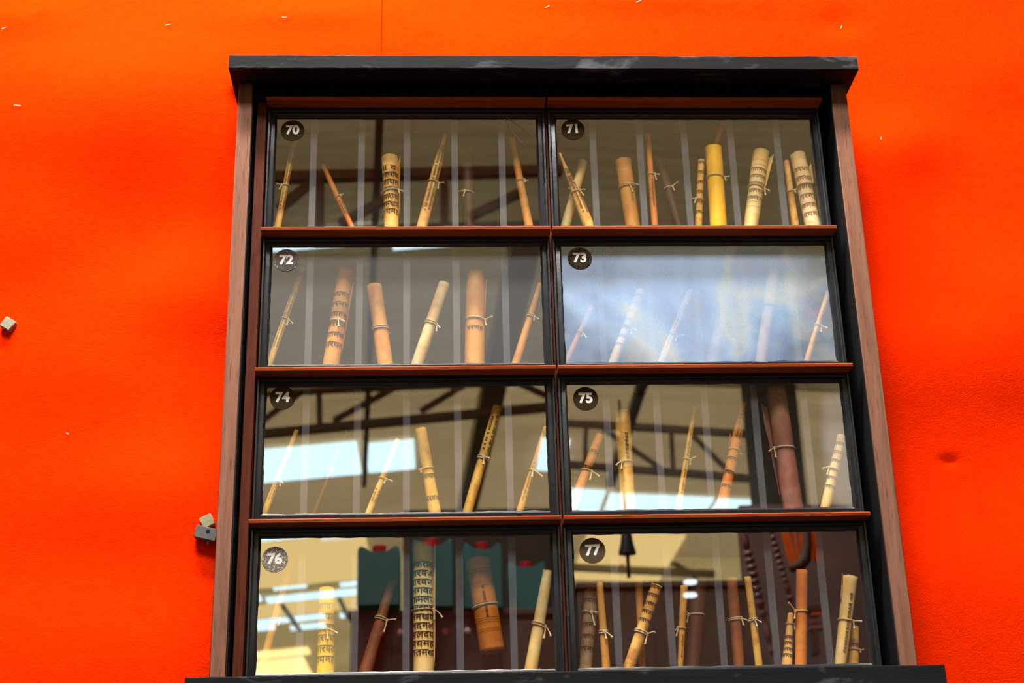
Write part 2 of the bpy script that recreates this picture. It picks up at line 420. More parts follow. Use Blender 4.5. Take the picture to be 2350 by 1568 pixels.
bm = bmesh.new(); box(bm, -9.1, 10.1, .40, .5, 0, 7.0); tag(obj('wall_behind', bm, HW, None, False), kind='structure')

def sky_panel(px0, px1, py0, py1, mat=SKYL, name='skylight_panel', ym=None):
    """panel lying under the roof sheets, cut square to the ridge"""
    pm = (px0+px1)/2
    a = on_roof(px0, (py0+py1)/2, .06); b = on_roof(px1, (py0+py1)/2, .06)
    y0 = on_roof(pm, py0, .06).y; y1 = on_roof(pm, py1, .06).y
    bm = bmesh.new()
    vs = [bm.verts.new((x, yy, roof_z(x)-.06+dz)) for dz in (0, .03) for x, yy in ((a.x, y0), (b.x, y0), (b.x, y1), (a.x, y1))]
    for f in ((0,1,2,3), (7,6,5,4), (0,4,5,1), (1,5,6,2), (2,6,7,3), (3,7,4,0)): bm.faces.new([vs[k] for k in f])
    obj(name, bm, mat, CEIL, False)
for q in ((540, 826, 1030, 1102), (840, 952, 1018, 1082), (1237, 1300, 1012, 1082), (540, 878, 538, 572), (900, 1042, 536, 570),
          (1300, 1378, 1128, 1200), (1386, 1620, 1141, 1210), (1628, 1718, 1150, 1215),
          (560, 715, 1226, 1240), (735, 840, 1224, 1238), (625, 705, 1346, 1353), (780, 838, 1339, 1346), (560, 600, 1371, 1383), (606, 838, 1364, 1376),
          (560, 750, 1421, 1430), (780, 805, 1411, 1419), (560, 632, 1440, 1449), (665, 748, 1436, 1445)):
    sky_panel(*q)
sky_panel(480, 850, 1240, 1345, YSHEET, 'glowing_sheet'); sky_panel(480, 850, 1387, 1412, YSHEET, 'glowing_sheet')
sky_panel(480, 715, 1500, 1514, YBRIGHT, 'glowing_sheet'); sky_panel(480, 718, 1521, 1590, YBRIGHT, 'glowing_sheet')
sky_panel(1330, 1545, 1226, 1335, YSHEET, 'glowing_sheet')

# roof steel that the panes mirror
def member(bm, pts, w, Y, px_w=True):
    q = [V(a, b, Y) for a, b in pts]
    for a, b in zip(q, q[1:]): beam(bm, a, b, w)
def truss(label, Y, chords, webs, wc, ww, group='roof trusses of the hall'):
    mid = V(*chords[0][0], Y)
    t = thing('roof_truss', label, 'truss', Vector((mid.x, mid.y, mid.z)), 'roof trusses of the hall')
    for c in chords:
        bm = bmesh.new(); member(bm, c, wc, Y); obj('chord', bm, STEEL, t, False)
    for c in webs:
        bm = bmesh.new(); member(bm, c, ww, Y); obj('brace', bm, STEEL, t, False)
truss('dark steel truss mirrored across the upper part of pane 74', 12.4, [[(480, 1008), (1300, 931)], [(480, 905), (1300, 868)]],
      [[(600, 968), (700, 893)], [(732, 893), (734, 980)], [(765, 966), (925, 880)], [(965, 945), (1085, 872)], [(1180, 875), (1290, 925)]], .085, .055)
truss('dark steel truss mirrored across the middle of pane 75', 13.6, [[(1290, 970), (1740, 998)], [(1290, 1066), (1740, 1100)]],
      [[(1345, 975), (1342, 1072)], [(1385, 985), (1520, 1078)], [(1540, 985), (1545, 1082)], [(1590, 1000), (1680, 1090)]], .075, .05)
truss('dark steel truss mirrored across the lower half of pane 70', 7.7, [[(540, 410), (1290, 392)], [(540, 540), (1290, 520)]],
      [[(735, 410), (735, 530)], [(640, 480), (720, 415)], [(780, 515), (890, 455)], [(1075, 500), (1200, 440)], [(1020, 400), (1020, 520)]], .075, .06)
truss('dark steel truss mirrored beside the flecked sticker against bright yellow sheets', 22, [[(480, 1296), (900, 1274)]],
      [[(744, 1180), (748, 1290)], [(600, 1350), (735, 1285)], [(768, 1332), (900, 1262)], [(738, 1285), (800, 1420)], [(585, 1300), (690, 1450)]], .13, .075)
truss('dark steel truss mirrored behind the black hanging bell in pane 77', 20, [[(1300, 1302), (1640, 1318)]],
      [[(1456, 1238), (1600, 1326)], [(1425, 1200), (1428, 1300)], [(1520, 1300), (1560, 1215)]], .10, .07)
bm = bmesh.new(); beam(bm, on_roof(872, 250, .1), on_roof(836, 1112, .1), .055, .08)
o = obj('roof_beam', bm, STEEL, None, False); tag(o, 'long dark roof beam mirrored upright through panes 70, 72 and 74', 'beam')
bm = bmesh.new(); beam(bm, on_roof(1208, 540, .1), on_roof(1068, 1180, .1), .24, .2)
o = obj('roof_beam', bm, plain('olive_beam', (.42, .35, .20), .6, .3), None, False); tag(o, 'broad olive roof beam mirrored upright on the right of pane 74', 'beam')
bm = bmesh.new(); beam(bm, on_roof(1480, 860, .1), on_roof(1400, 1110, .1), .10, .1)
o = obj('roof_beam', bm, STEEL, None, False); tag(o, 'thin dark roof beam mirrored aslant behind sticker 75', 'beam')

bm = bmesh.new(); a, b = V(1728, 1000, 9.0), V(1838, 1000, 9.0); box(bm, a.x, b.x, a.y-.3, a.y, 0, 6.85, .01)  # column added to darken the roof reflection in this pane
tag(obj('dark_filler_column', bm, plain('dark_olive_column', (.075, .070, .042), .7, .3, 0, .3, 3), None, True), 'added dark olive column dimming the reflection behind the mauve scroll in pane 75', 'column')

# ------------------------------------------------------------ the show case
CW = .4485; X0 = (0.0, .4520); PITCHZ = .2327; ZL = [ZT - PITCHZ*k for k in range(5)]
ZB = P(1300, 1540, -.044).z     # top of the bottom ledge
YBK = .112
cab = thing('show_cabinet', 'tall wall cabinet with black top board, brown side boards and black ledge', 'cabinet', Vector((.45, YBK, ZB)))
def rough_board(x0, x1, y0, y1, z0, z1, amp, seed):
    bm = bmesh.new(); n = 120; r = random.Random(seed); rings = []
    for i in range(n+1):
        x = x0+(x1-x0)*i/n
        q = lambda k: amp*mnoise.noise(Vector((x*14, k*3.7, seed))) + amp*.6*mnoise.noise(Vector((x*45, k*5.1, seed+2)))
        rings.append([bm.verts.new((x + (q(9)*.6 if i in (0, n) else 0), a, b)) for a, b in
            ((y0+.0012, z0+q(1)), (y0, z0+.0015+q(1)), (y0, z1-.0015+q(2)), (y0+.0015, z1+q(2)), (y1, z1), (y1, z0+q(3)*.5))])
    for a, b in zip(rings, rings[1:]):
        for k in range(6): bm.faces.new((a[k], a[(k+1) % 6], b[(k+1) % 6], b[k]))
    bm.faces.new(rings[0][::-1]); bm.faces.new(rings[-1]); return bm
TD = -.044                     # how far the top board stands out in front of the lips
zt0, zt1 = P(1250, 158, TD).z, P(1250, 127, TD).z
obj('top_board', rough_board(P(524.6, 152, TD).x, P(1971, 163, TD).x, TD, YBK, zt0, zt1, .0011, 3), BLK, cab)
zl1 = P(1300, 1540, TD).z
obj('bottom_ledge', rough_board(P(425, 1550, TD).x, P(2168, 1528, TD).x, TD, YBK, zl1-.035, zl1, .0009, 8), BLK, cab)
ZS = zl1
bm = bmesh.new(); box(bm, -.0450, -.0227, .0, YBK, ZS, zt0, .0009); obj('side_board', bm, BROWN, cab)
bm = bmesh.new(); box(bm, .9167, .9426, .0, YBK, ZS, zt0, .0009); obj('side_board', bm, BROWN, cab)
bm = bmesh.new(); box(bm, -.0227, -.0212, .0015, YBK, ZS, zt0); obj('reveal_lining', bm, GAP, cab, False)
bm = bmesh.new(); box(bm, .9152, .9167, .0015, YBK, ZS, zt0); obj('reveal_lining', bm, GAP, cab, False)
bm = bmesh.new(); box(bm, -.0162, -.0010, .016, YBK, ZS, ZT-.002, .0008); obj('inner_stile', bm, STILE, cab)
bm = bmesh.new(); box(bm, -.0212, .9152, YBK-.004, YBK, ZS, zt0); obj('back_board', bm, GAP, cab, False)
bm = bmesh.new(); box(bm, -.0212, .9152, .014, YBK-.004, ZT+.0012, zt0); obj('header', bm, GAP, cab, False)
bm = bmesh.new(); box(bm, .4487, .4518, .030, YBK-.004, ZS, ZT+.0012); obj('centre_post', bm, STILE, cab, False)

def text_mesh(s, size, bold=0.0, res=3):
    cu = D.curves.new('t', 'FONT'); cu.body = s; cu.size = size; cu.offset = bold*size if bold < .1 else bold; cu.resolution_u = res
    cu.align_x = 'CENTER'; cu.align_y = 'CENTER'
    o = D.objects.new('t', cu); COL.objects.link(o); bpy.context.view_layer.update()
    me = o.evaluated_get(bpy.context.evaluated_depsgraph_get()).to_mesh()
    vs = [v.co.copy() for v in me.vertices]; fs = [tuple(p.vertices) for p in me.polygons]
    o.to_mesh_clear(); D.objects.remove(o); D.curves.remove(cu)
    return vs, fs

ZOOM = {70: (580, 200, 3.406), 71: (1250, 200, 3.406), 72: (560, 510, 3.264), 73: (1260, 510, 3.264),
        74: (550, 840, 3.176), 75: (1270, 840, 3.176), 76: (540, 1180, 3.052), 77: (1290, 1180, 3.052)}
def Z(case, x, y): ox, oy, s = ZOOM[case]; return ox+x/s, oy+y/s
STK = {70: (311, 338), 71: (222, 330), 72: (316, 285), 73: (231, 270), 74: (312, 232), 75: (235, 238), 76: (276, 318), 77: (213, 256)}
WHERE = {70: 'top left', 71: 'top right', 72: 'second row left', 73: 'second row right', 74: 'third row left', 75: 'third row right', 76: 'bottom left', 77: 'bottom right'}
LOOK = {70: 'a thin crack at the corner', 71: 'a bright yellow scroll inside', 72: 'a crinkled silvery sticker', 73: 'a cloudy iridescent pane',
        74: 'a bright skylight mirrored across it', 75: 'a mauve leather scroll inside', 76: 'green canisters mirrored in it', 77: 'turned posts mirrored in it'}
def sweep_frame(bm, x0, x1, z0, z1, prof, wob=0.0, seed=0, n=1):
    """mitred rectangular frame; prof = [(inset, y)]"""
    pts = []
    cs = [(x0, z1, 1, -1), (x1, z1, -1, -1), (x1, z0, -1, 1), (x0, z0, 1, 1)]
    for k in range(4):
        a = cs[k]; b = cs[(k+1) % 4]
        for i in range(n):
            t = i/n; pts.append((a[0]*(1-t)+b[0]*t, a[1]*(1-t)+b[1]*t, a, b, t, k))
    rings = []
    for x, z, a, b, t, k in pts:
        ring = []
        for m, (d, y) in enumerate(prof):
            if t == 0: vx, vz = a[2]*d, a[3]*d
            else:
                if k in (0, 2): vx, vz = (a[2]*(1-t)+b[2]*t)*d, a[3]*d
                else: vx, vz = a[2]*d, (a[3]*(1-t)+b[3]*t)*d
            w = 0
            if wob and m >= len(prof)//2: w = wob*(mnoise.noise(Vector((x*33, seed, z*33)))+.5*mnoise.noise(Vector((x*120, seed+3, z*120))))
            if d: vx *= 1+w/d; vz *= 1+w/d
            ring.append(bm.verts.new((x+vx, y, z+vz)))
        rings.append(ring)
    N = len(rings); L = len(prof)
    for i in range(N):
        a, b = rings[i], rings[(i+1) % N]
        for k in range(L-1): bm.faces.new((a[k], a[k+1], b[k+1], b[k]))
def hpoly(bm, vs, fs, f):
    q = [bm.verts.new(f(v)) for v in vs]
    for p in fs:
        try: bm.faces.new([q[i] for i in p])
        except ValueError: pass
CASES = {}
for num in range(70, 78):
    c, r = (num-70) % 2, (num-70)//2
    x0, x1 = X0[c], X0[c]+CW; zt, zb = ZL[r], ZL[r+1]
    if r == 3: zb = ZB
    t = thing('display_case', 'glass-fronted case with number %d sticker, %s, %s' % (num, WHERE[num], LOOK[num]), 'display case',
              Vector(((x0+x1)/2, YBK-.005, zb+.001)), 'numbered glass cases of the wall cabinet')
    CASES[num] = t
    # lip shelf: chamfered bright front edge over a dark underside
    bm = bmesh.new(); h = .0058
    pr = [(0.0015, zt), (-.0008, zt-.002), (0.0, zt-h), (.002, zt-h-.0008), (.030, zt-h-.0008), (.030, zt)]
    n = 40; rings = []
    for i in range(n+1):
        x = x0+(x1-x0)*i/n; w = .0005*mnoise.noise(Vector((x*40, num, 1)))
        rings.append([bm.verts.new((x, a, b+(w if k < 3 else 0))) for k, (a, b) in enumerate(pr)])
    for a, b in zip(rings, rings[1:]):
        for k in range(6): bm.faces.new((a[k], a[(k+1) % 6], b[(k+1) % 6], b[k]))
    bm.faces.new(rings[0][::-1]); bm.faces.new(rings[-1])
    obj('shelf_lip', bm, LIP, t)
    zc = zt-h-.0009
    bm = bmesh.new()
    sweep_frame(bm, x0+.0008, x1-.0008, zb+.0006, zc, [(0, .040), (0, .0262), (.0006, .0248), (.0032, .0246), (.0038, .0275), (.0055, .0285), (.0112, .0270), (.0128, .0300), (.0131, .040)])
    obj('frame', bm, FRM, t)
    bm = bmesh.new()
    sweep_frame(bm, x0+.012, x1-.012, zb+.0125, zc-.0112, [(0, .0318), (.0003, .0296), (.0016, .0312), (.0032, YG-.0003)], .0012, num, 60)
    obj('glazing_putty', bm, PUTTY, t)
    bm = bmesh.new(); a, b, e, f = x0+.0125, x1-.0125, zb+.013, zc-.0118
    bm.faces.new([bm.verts.new(q) for q in ((a, YG, e), (b, YG, e), (b, YG, f), (a, YG, f))])
    obj('glass_pane', bm, GLASS[num], t, False)
    # carcass: back, floor, ends
    bm = bmesh.new(); box(bm, x0+.001, x1-.001, YBK-.008, YBK-.005, zb+.001, zc); obj('back_panel', bm, INNER, t, False)
    bm = bmesh.new(); box(bm, x0+.001, x1-.001, .040, YBK-.008, zb+.0012, zb+.0042); obj('case_floor', bm, INNER, t, False)
    bm = bmesh.new(); box(bm, x0+.001, x1-.001, .0405, YBK-.008, zc-.0025, zc-.0005); obj('case_top', bm, INNER, t, False)
    for xa in (x0+.001, x1-.0045):
        bm = bmesh.new(); box(bm, xa, xa+.0035, .040, YBK-.008, zb+.0042, zc-.0025); obj('case_end', bm, INNER, t, False)
    for k in range(5):
        xm = x0 + (.0742, .1510, .2243, .3010, .3773)[k]; wd = .0056
        bm = bmesh.new(); box(bm, xm-wd, xm+wd, .0365, .0408, zb+.0042, zc-.0025, .0006); obj('divider_strip', bm, DIV, t)
    # number sticker
    sx, sy = Z(num, *STK[num]); p = P(sx, sy, YG-.0010); rr = 92/ZOOM[num][2]/FPX*depth(p)
    bm = bmesh.new(); lathe(bm, [(rr-.0004, -.0001), (rr, .0), (rr-.0003, .0006), (rr*.5, .0007)], Matrix.Translation(p + Vector((0, .0006, 0))) @ Matrix.Rotation(R(90), 4, 'X'), 40)
    s = obj('number_sticker', bm, STICK[num], t)
    bm = bmesh.new(); vs, fs = text_mesh(str(num), rr*1.14, .040, 5)
    tilt = {71: .06, 77: .03}.get(num, 0)
    hpoly(bm, vs, fs, lambda v: p + Vector((v.x*cos(tilt)-v.y*sin(tilt), -.0006, v.x*sin(tilt)+v.y*cos(tilt))))
    o = obj('numeral', bm, WHITE, s, False); o['label'] = 'white numeral %d' % num
# crack in the top corner of pane 70
bm = bmesh.new()
for pts in (((1985, 235), (2060, 290), (2130, 340), (2195, 378)), ((1975, 250), (2010, 330), (2060, 390), (2112, 434))):
    tube(bm, [P(*Z(70, a, b), YG-.0006) for a, b in pts], .00035, 4)
obj('crack', bm, plain('crack_line', (.35, .33, .30), .3, .6), CASES[70])

# ------------------------------------------------------------ scrolls
LET = 'क ख ग घ च ज त थ द ध न प ब भ म य र ल व श ष स ह अ ।'.split()
WORDS = ['तकराल', 'आयत', 'नमखव', 'तरणय', 'धारयत', 'गतमख', 'वयमह', 'शरवण', 'मदनल', 'भगवत', 'सरवज', 'कमलप', 'जयतस', 'परमह', 'बलदय']
_tc = {}
def glyphs(s):
    if s not in _tc: _tc[s] = text_mesh(s, 1.0, .012, 2)
    return _tc[s]
def scroll(case, order, desc, top, bot, w0, w1, tie, kind, yt=.068, yb=.060, rows=None, along=None, rules=None, flap=None, point=0,
           knot='r', loops=1, hang=False, torn=.3, dark=False, tails=1.0, ink=None, size=None, turns=2.2, name='scroll'):
    """top/bot = ends of the axis, w0/w1 = widths there, tie = height of the string; all as measured in the close-up of the case"""
    r = random.Random(case*100+order); s = ZOOM[case][2]
    yt = max(yt, .0425 + w0/s/2/FPX*2.45); yb = max(yb, .0425 + w1/s/2/FPX*2.45)   # clear of the front strips
    A = P(*Z(case, *top), yt); B = P(*Z(case, *bot), yb)
    ra = w0/s/2/FPX*depth(A); rb = w1/s/2/FPX*depth(B)
    zf = ((ZL[(case-70)//2+1]) if case < 76 else ZB) + .0044
    ax = (A-B)
    if not hang:
        k = (B.z - zf)/ax.z
        xl = X0[(case-70) % 2]+.0048+rb*1.05; xr = X0[(case-70) % 2]+CW-.0048-rb*1.05     # a leaning foot stops at the end wall
        if ax.x > 0: k = max(0, min(k, (B.x-xl)/ax.x))
        elif ax.x < 0: k = max(0, min(k, (B.x-xr)/ax.x))
        rb2 = rb + (rb-ra)*k*.5; B0 = B - ax*k
    else: k = 0; B0 = B; rb2 = rb
    Lg = (A-B0).length; u = (A-B0).normalized()
    # local frame: z along the roll, -y to the viewer
    yv = Vector((0, 1, 0)); xv = yv.cross(u).normalized(); yv = u.cross(xv)
    lift = rb2*math.sqrt(max(0, 1-u.z*u.z)) if not hang else 0
    mw = Matrix((xv, yv, u)).transposed().to_4x4(); mw.translation = B0 + u*lift*1.06
    Lg -= lift*1.06
    t = thing(name, desc, 'scroll', mw, 'tied scrolls standing in the glass cases')
    def rad(z): q = z/Lg; return rb2 + (ra-rb2)*q
    def taper(z):
        if not point: return 1
        q = (z/Lg-(1-point))/point
        return 1 if q <= 0 else max(.30 if point > .3 else .52, 1-.72*q)
    seam = PI*r.uniform(-.1, .35)           # where the outer edge of the sheet ends
    zs = tie_z = None
    def ty(y): return (bot[1]+(bot[1]-top[1])*k - y)/((bot[1]+(bot[1]-top[1])*k)-top[1])*Lg
    tz = ty(tie)
    bm = bmesh.new(); NU = int(26*turns); NZ = 22; g = []
    sd = r.uniform(0, 50)
    for i in range(NU+1):
        th = i/NU*turns*2*PI; inw = max(.0, 1 - .085*th/(2*PI) - .0)
        col = []
        for j in range(NZ+1):
            q = j/NZ
            e = (.0022*torn + .0004)*mnoise.noise(Vector((th*1.4, sd, q*3))) * (1 if j in (0, NZ) else .1)
            if point and j == NZ: e += .004*mnoise.noise(Vector((th*.8, sd+4, 2)))
            z = q*Lg + (e if 0 < j else max(0, e))
            rr = rad(z)*taper(z)*inw
            rr *= 1 - .035*math.exp(-((z-tz)/.006)**2) + .02*mnoise.noise(Vector((th*.9, sd+9, z*28)))
            col.append(bm.verts.new((rr*cos(seam-th), rr*sin(seam-th), z)))
        g.append(col)
    for a, b in zip(g, g[1:]):
        for j in range(NZ): bm.faces.new((a[j], b[j], b[j+1], a[j+1]))
    sh = obj('rolled_sheet', bm, SHEET[kind], t, True, False)
    md = sh.modifiers.new('thickness', 'SOLIDIFY'); md.thickness = .0005; md.offset = -1
    front = -PI/2
    # writing
    if rows or along or rules:
        bm = bmesh.new()
        def put(vs, fs, f): hpoly(bm, vs, fs, f)
        if rows:
            bag = r.sample(WORDS, len(WORDS)); ys, ye, n = rows[:3]; words = rows[3] if len(rows) > 3 else None
            for i in range(n):
                yy = ys+(ye-ys)*i/max(1, n-1); z0 = ty(yy); rr = rad(z0)*taper(z0)
                hgt = (size or 42)/s/FPX*depth(A)*1.15
                arc = 2.5*rr; wd = words[i % len(words)] if words else ''
                vs, fs = glyphs(wd or bag[i % len(bag)])
                if len(vs) == 0: continue
                wmin = min(v.x for v in vs); wmax = max(v.x for v in vs)
                if not words and (wmax-wmin)*hgt < arc*.7:
                    vs, fs = glyphs(bag[i % len(bag)]+bag[(i+7) % len(bag)]); wmin = min(v.x for v in vs); wmax = max(v.x for v in vs)
                fit = arc/((wmax-wmin)*hgt); sx = hgt*min(1.25, max(.75, fit)); wc = (wmin+wmax)/2
                def f(v):
                    th = front + (v.x-wc)*sx/rr; z = z0+v.y*hgt; q = rad(z)*taper(z)*(1-.0)+.00055
                    return Vector((q*cos(th), q*sin(th), z))
                fs2 = [p for p in fs if all(abs((vs[i].x-wc)*sx/rr) < 1.5 for i in p)]
                put(vs, fs2, f)
        if along:
            ya, yb2, n = along[:3]; za, zb2 = ty(ya), ty(yb2); rr = rad((za+zb2)/2)
            for i in range(n):
                th0 = front + (i-(n-1)/2)*.75 + r.uniform(-.12, .12) + .1; hgt = min((size or 26)/s/FPX*depth(A)*1.15, rr*.75)
                z = min(za, zb2) + r.uniform(0, .006)
                while z < max(za, zb2):
                    vs, fs = glyphs(r.choice(LET[:-1])); wmin = min(v.x for v in vs); wmax = max(v.x for v in vs)
                    if z + (wmax-wmin)*hgt > max(za, zb2): break
                    def f(v):
                        zz = z+(v.x-wmin)*hgt; q = rad(zz)*taper(zz)+.0005; th = th0 - v.y*hgt/q*(-1)
                        return Vector((q*cos(th), q*sin(th), zz))
                    put(vs, fs, f); z += (wmax-wmin)*hgt*1.05 + (hgt*.5 if r.random() < .2 else 0)
        if rules:
            for yy in rules:
                z0 = ty(yy); q0 = []
                for e in (-.00022, .00022):
                    row = []
                    for i in range(29):
                        th = front + (i/28-.5)*2.9; q = rad(z0)*taper(z0)+.0004
                        row.append(bm.verts.new((q*cos(th), q*sin(th), z0+e)))
                    q0.append(row)
                for i in range(28): bm.faces.new((q0[0][i], q0[0][i+1], q0[1][i+1], q0[1][i]))
        if len(bm.faces): obj('writing', bm, INKP if ink == 'pale' else INK, t, False, False)
        else: bm.free()
    # loose outer flap of the sheet
    if flap:
        side, ya, yb2, w = flap; za, zb2 = ty(ya), ty(yb2); bm = bmesh.new(); th = 0 if side == 'r' else PI
        wd = w/s/FPX*depth(A); n = 14; rows_ = []
        for j in range(n+1):
            q = j/n; z = za+(zb2-za)*q; rr = rad(z)*taper(z); row = []
            wz = wd*(1-.75*q) * (1 + .12*mnoise.noise(Vector((q*6, sd, 3))))
            for i in range(7):
                m = i/6; a = (rr + m*wz); curl = -.004*m*m + .25*rr*(1-m)
                row.append(bm.verts.new(((a if side == 'r' else -a), -rr*.25 + curl*1.5, z + .003*m*(1 if q < .5 else 0) )))
            rows_.append(row)
        for a, b in zip(rows_, rows_[1:]):
            for i in range(6): bm.faces.new((a[i], a[i+1], b[i+1], b[i]))
        o = obj('paper_flap', bm, SHEET[kind], t, True, False); md = o.modifiers.new('thickness', 'SOLIDIFY'); md.thickness = .0004
    # string with its knot and loose ends
    bm = bmesh.new(); rs = .00105
    tl = r.uniform(-.14, .14)
    for L in range(loops):
        pts = []
        for i in range(26):
            th = 2*PI*i/26; q = rad(tz)*taper(tz)*.985+rs*.8
            pts.append((q*cos(th), q*sin(th), tz + tl*q*cos(th) + (L-(loops-1)/2)*.0030 + (.4*tl*q*sin(th)*(1 if L else -1) if loops > 1 else 0)))
        closed_tube(bm, pts, rs)
    ka = {'r': -.35, 'l': PI+.35, 'f': front+.15, 'fl': front-.5, 'b': 1.2}[knot]
    q = rad(tz)*taper(tz)+.0012; kp = Vector((q*cos(ka), q*sin(ka), tz + tl*q*cos(ka)))
    for m in range(3):
        a = m*2.1; pts = [kp + Vector((.0017*cos(a+b)*cos(a), .0012*sin(b), .0019*sin(a+b))) for b in [2*PI*i/10 for i in range(10)]]
        closed_tube(bm, pts, .0010, 5)
    sgn = 1 if knot in ('r', 'f', 'b') else -1
    for m in range(2):
        L = .012*tails*r.uniform(.7, 1.2); dx = sgn*(.6 if m == 0 else .15)*r.uniform(.7, 1.2); dz = (-.75 if m else r.uniform(-.4, .55))
        pts = []; p = kp.copy(); d = Vector((dx, -.25, dz)).normalized()
        for i in range(7):
            pts.append(p.copy()); p += d*L/6; d = (d + Vector((0, 0, -.09)) + Vector((r.uniform(-.1, .1),)*3)).normalized()
        tube(bm, pts, [.0010, .0010, .0010, .0010, .0011, .0014, .0017], 6)
    obj('tie_string', bm, TWINE, t, True, False)
    return t

S = scroll
# case 70
S(70, 1, 'thin yellow scroll with lengthwise script under the 70 sticker', (333, 380), (205, 1040), 42, 56, 780, 'parch', along=(980, 480, 2), knot='l')
S(70, 2, 'thin brown-topped scroll leaning left, second from left in case 70', (548, 612), (752, 1050), 42, 48, 870, 'orange', yt=.085, along=(1030, 900, 2), size=30, tails=.4)
S(70, 3, 'thick upright scroll with seven rows of black script in case 70', (1070, 555), (1082, 1050), 132, 118, 830, 'parch', yt=.066, yb=.058,
  rows=(660, 1000, 7, ['॥ व', 'तकराल', 'आयत', 'नतगमखल', 'तकरणय', 'यमखत', 'वयमह']), size=58, flap=('r', 580, 1040, 18), knot='r')
S(70, 4, 'scroll with pointed torn top and script, fourth from left in case 70', (1505, 372), (1335, 1050), 62, 92, 755, 'stain', point=.25, along=(1000, 480, 2), size=34, torn=1)
S(70, 5, 'dark shadowed scroll with a bright string bow in case 70', (1672, 505), (1690, 1050), 105, 84, 840, 'dark', yt=.088, yb=.078, knot='fl', tails=1.6, flap=('r', 530, 700, 26))  # dark paper tone also carries the shade deep in the case
S(70, 6, 'slim scroll leaning left at the right end of case 70', (2022, 392), (2152, 1055), 52, 72, 745, 'tan', yt=.080, tails=.6)
# case 71
S(71, 1, 'pointed cone-shaped scroll with script crossing a cream one in case 71', (118, 520), (325, 1038), 60, 92, 830, 'stain', yt=.046, yb=.050, point=.6, along=(1020, 640, 2), size=40, torn=1)
S(71, 2, 'plain cream scroll leaning behind the pointed one in case 71', (302, 585), (175, 1040), 70, 78, 820, 'cream', yt=.080, yb=.076, tails=.3, knot='l')
S(71, 3, 'thick plain tan scroll with a slanting string bow in case 71', (612, 578), (680, 1038), 128, 120, 790, 'tan', yt=.074, yb=.070, knot='f', tails=1.7, loops=2)
S(71, 4, 'tall thin orange-tan scroll standing beside a dark one in case 71', (806, 375), (858, 1038), 44, 56, 690, 'orange', yt=.060, yb=.055, along=(950, 720, 1))
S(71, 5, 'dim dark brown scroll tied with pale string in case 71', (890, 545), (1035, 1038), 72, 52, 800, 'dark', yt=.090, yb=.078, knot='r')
S(71, 6, 'small stained scroll with black script left of the yellow one', (1224, 572), (1203, 1038), 50, 60, 885, 'parch', yt=.062, yb=.060, rows=(600, 990, 6), size=40, tails=.8, knot='l')
S(71, 7, 'bright yellow scroll with white string, thickest in case 71', (1318, 475), (1355, 1038), 132, 136, 715, 'yellow', yt=.056, yb=.052, knot='r', tails=.7)
S(71, 8, 'thin brown scroll poking out of the top of the bright yellow one', (1399, 266), (1310, 540), 44, 30, 520, 'orange', yt=.0645, yb=.0635, tails=.1, hang=True)
S(71, 9, 'cream scroll with ruled lines and pale script in case 71', (1690, 510), (1618, 1038), 130, 116, 800, 'cream', yt=.064, yb=.058,
  rows=(675, 900, 5), size=40, rules=(600, 640, 930, 965), flap=('r', 540, 790, 34), ink='pale', knot='r', tails=1.5)
S(71, 10, 'slim stained scroll against the thick one at the right end of case 71', (1887, 580), (1952, 1038), 46, 62, 820, 'stain', yt=.060, tails=.5)
S(71, 11, 'thick cream scroll with script at the right end of case 71', (1975, 530), (2085, 1038), 126, 128, 785, 'pale', yt=.064, yb=.058, rows=(670, 1020, 6), size=46, flap=('r', 640, 780, 16), ink='pale', knot='b', torn=.8)
# case 72
S(72, 1, 'thin scripted scroll leaning right, leftmost in case 72', (440, 340), (205, 1020), 46, 54, 735, 'parch', along=(960, 520, 2), size=26)
S(72, 2, 'thick scroll with rows of grey script and loose edge in case 72', (760, 362), (660, 1022), 118, 132, 765, 'tan', yt=.072, rows=(570, 950, 6), size=52, flap=('r', 480, 1000, 22), knot='f', tails=1.2)
S(72, 3, 'plain orange-tan scroll with doubled string in case 72', (975, 480), (1052, 1022), 118, 122, 810, 'tan', yt=.064, loops=2, knot='b')
S(72, 4, 'pale cream scroll leaning right, fourth from left in case 72', (1500, 460), (1312, 1022), 86, 98, 770, 'pale', yt=.062, loops=2, knot='r')
S(72, 5, 'widest tan scroll with one small line of script in case 72', (1732, 382), (1725, 1018), 140, 160, 745, 'tan', yt=.066, rows=(822, 822, 1, ['वरणह']), size=40, flap=('r', 460, 720, 14), torn=1.2)
S(72, 6, 'slender cane-like scroll at the right end of case 72', (2218, 460), (2050, 1018), 36, 72, 710, 'tan', yt=.060, loops=2, tails=.7)
# case 73
S(73, 1, 'short thin scroll, leftmost behind the cloudy pane of case 73', (322, 630), (150, 1000), 40, 46, 835, 'tan', tails=.8)
S(73, 2, 'pale scripted scroll, second from left behind the cloudy pane', (685, 512), (500, 1000), 66, 76, 795, 'pale', rows=(560, 940, 7), size=30, ink='pale')
S(73, 3, 'pale scroll leaning right, third from left behind the cloudy pane', (1060, 515), (862, 998), 52, 62, 855, 'pale', along=(960, 620, 2), ink='pale')
S(73, 4, 'faint veiled scroll with a thin ring of string in case 73', (1345, 475), (1235, 996), 90, 92, 745, 'grey', yt=.085, knot='b')
S(73, 5, 'tallest scroll behind the cloudy pane of case 73', (1692, 295), (1592, 992), 92, 86, 635, 'pale', yt=.060, knot='b')
S(73, 6, 'slim scripted scroll at the right end of case 73', (2098, 500), (1945, 992), 34, 50, 780, 'parch', yt=.03, yb=.03, along=(960, 640, 1), ink='pale')
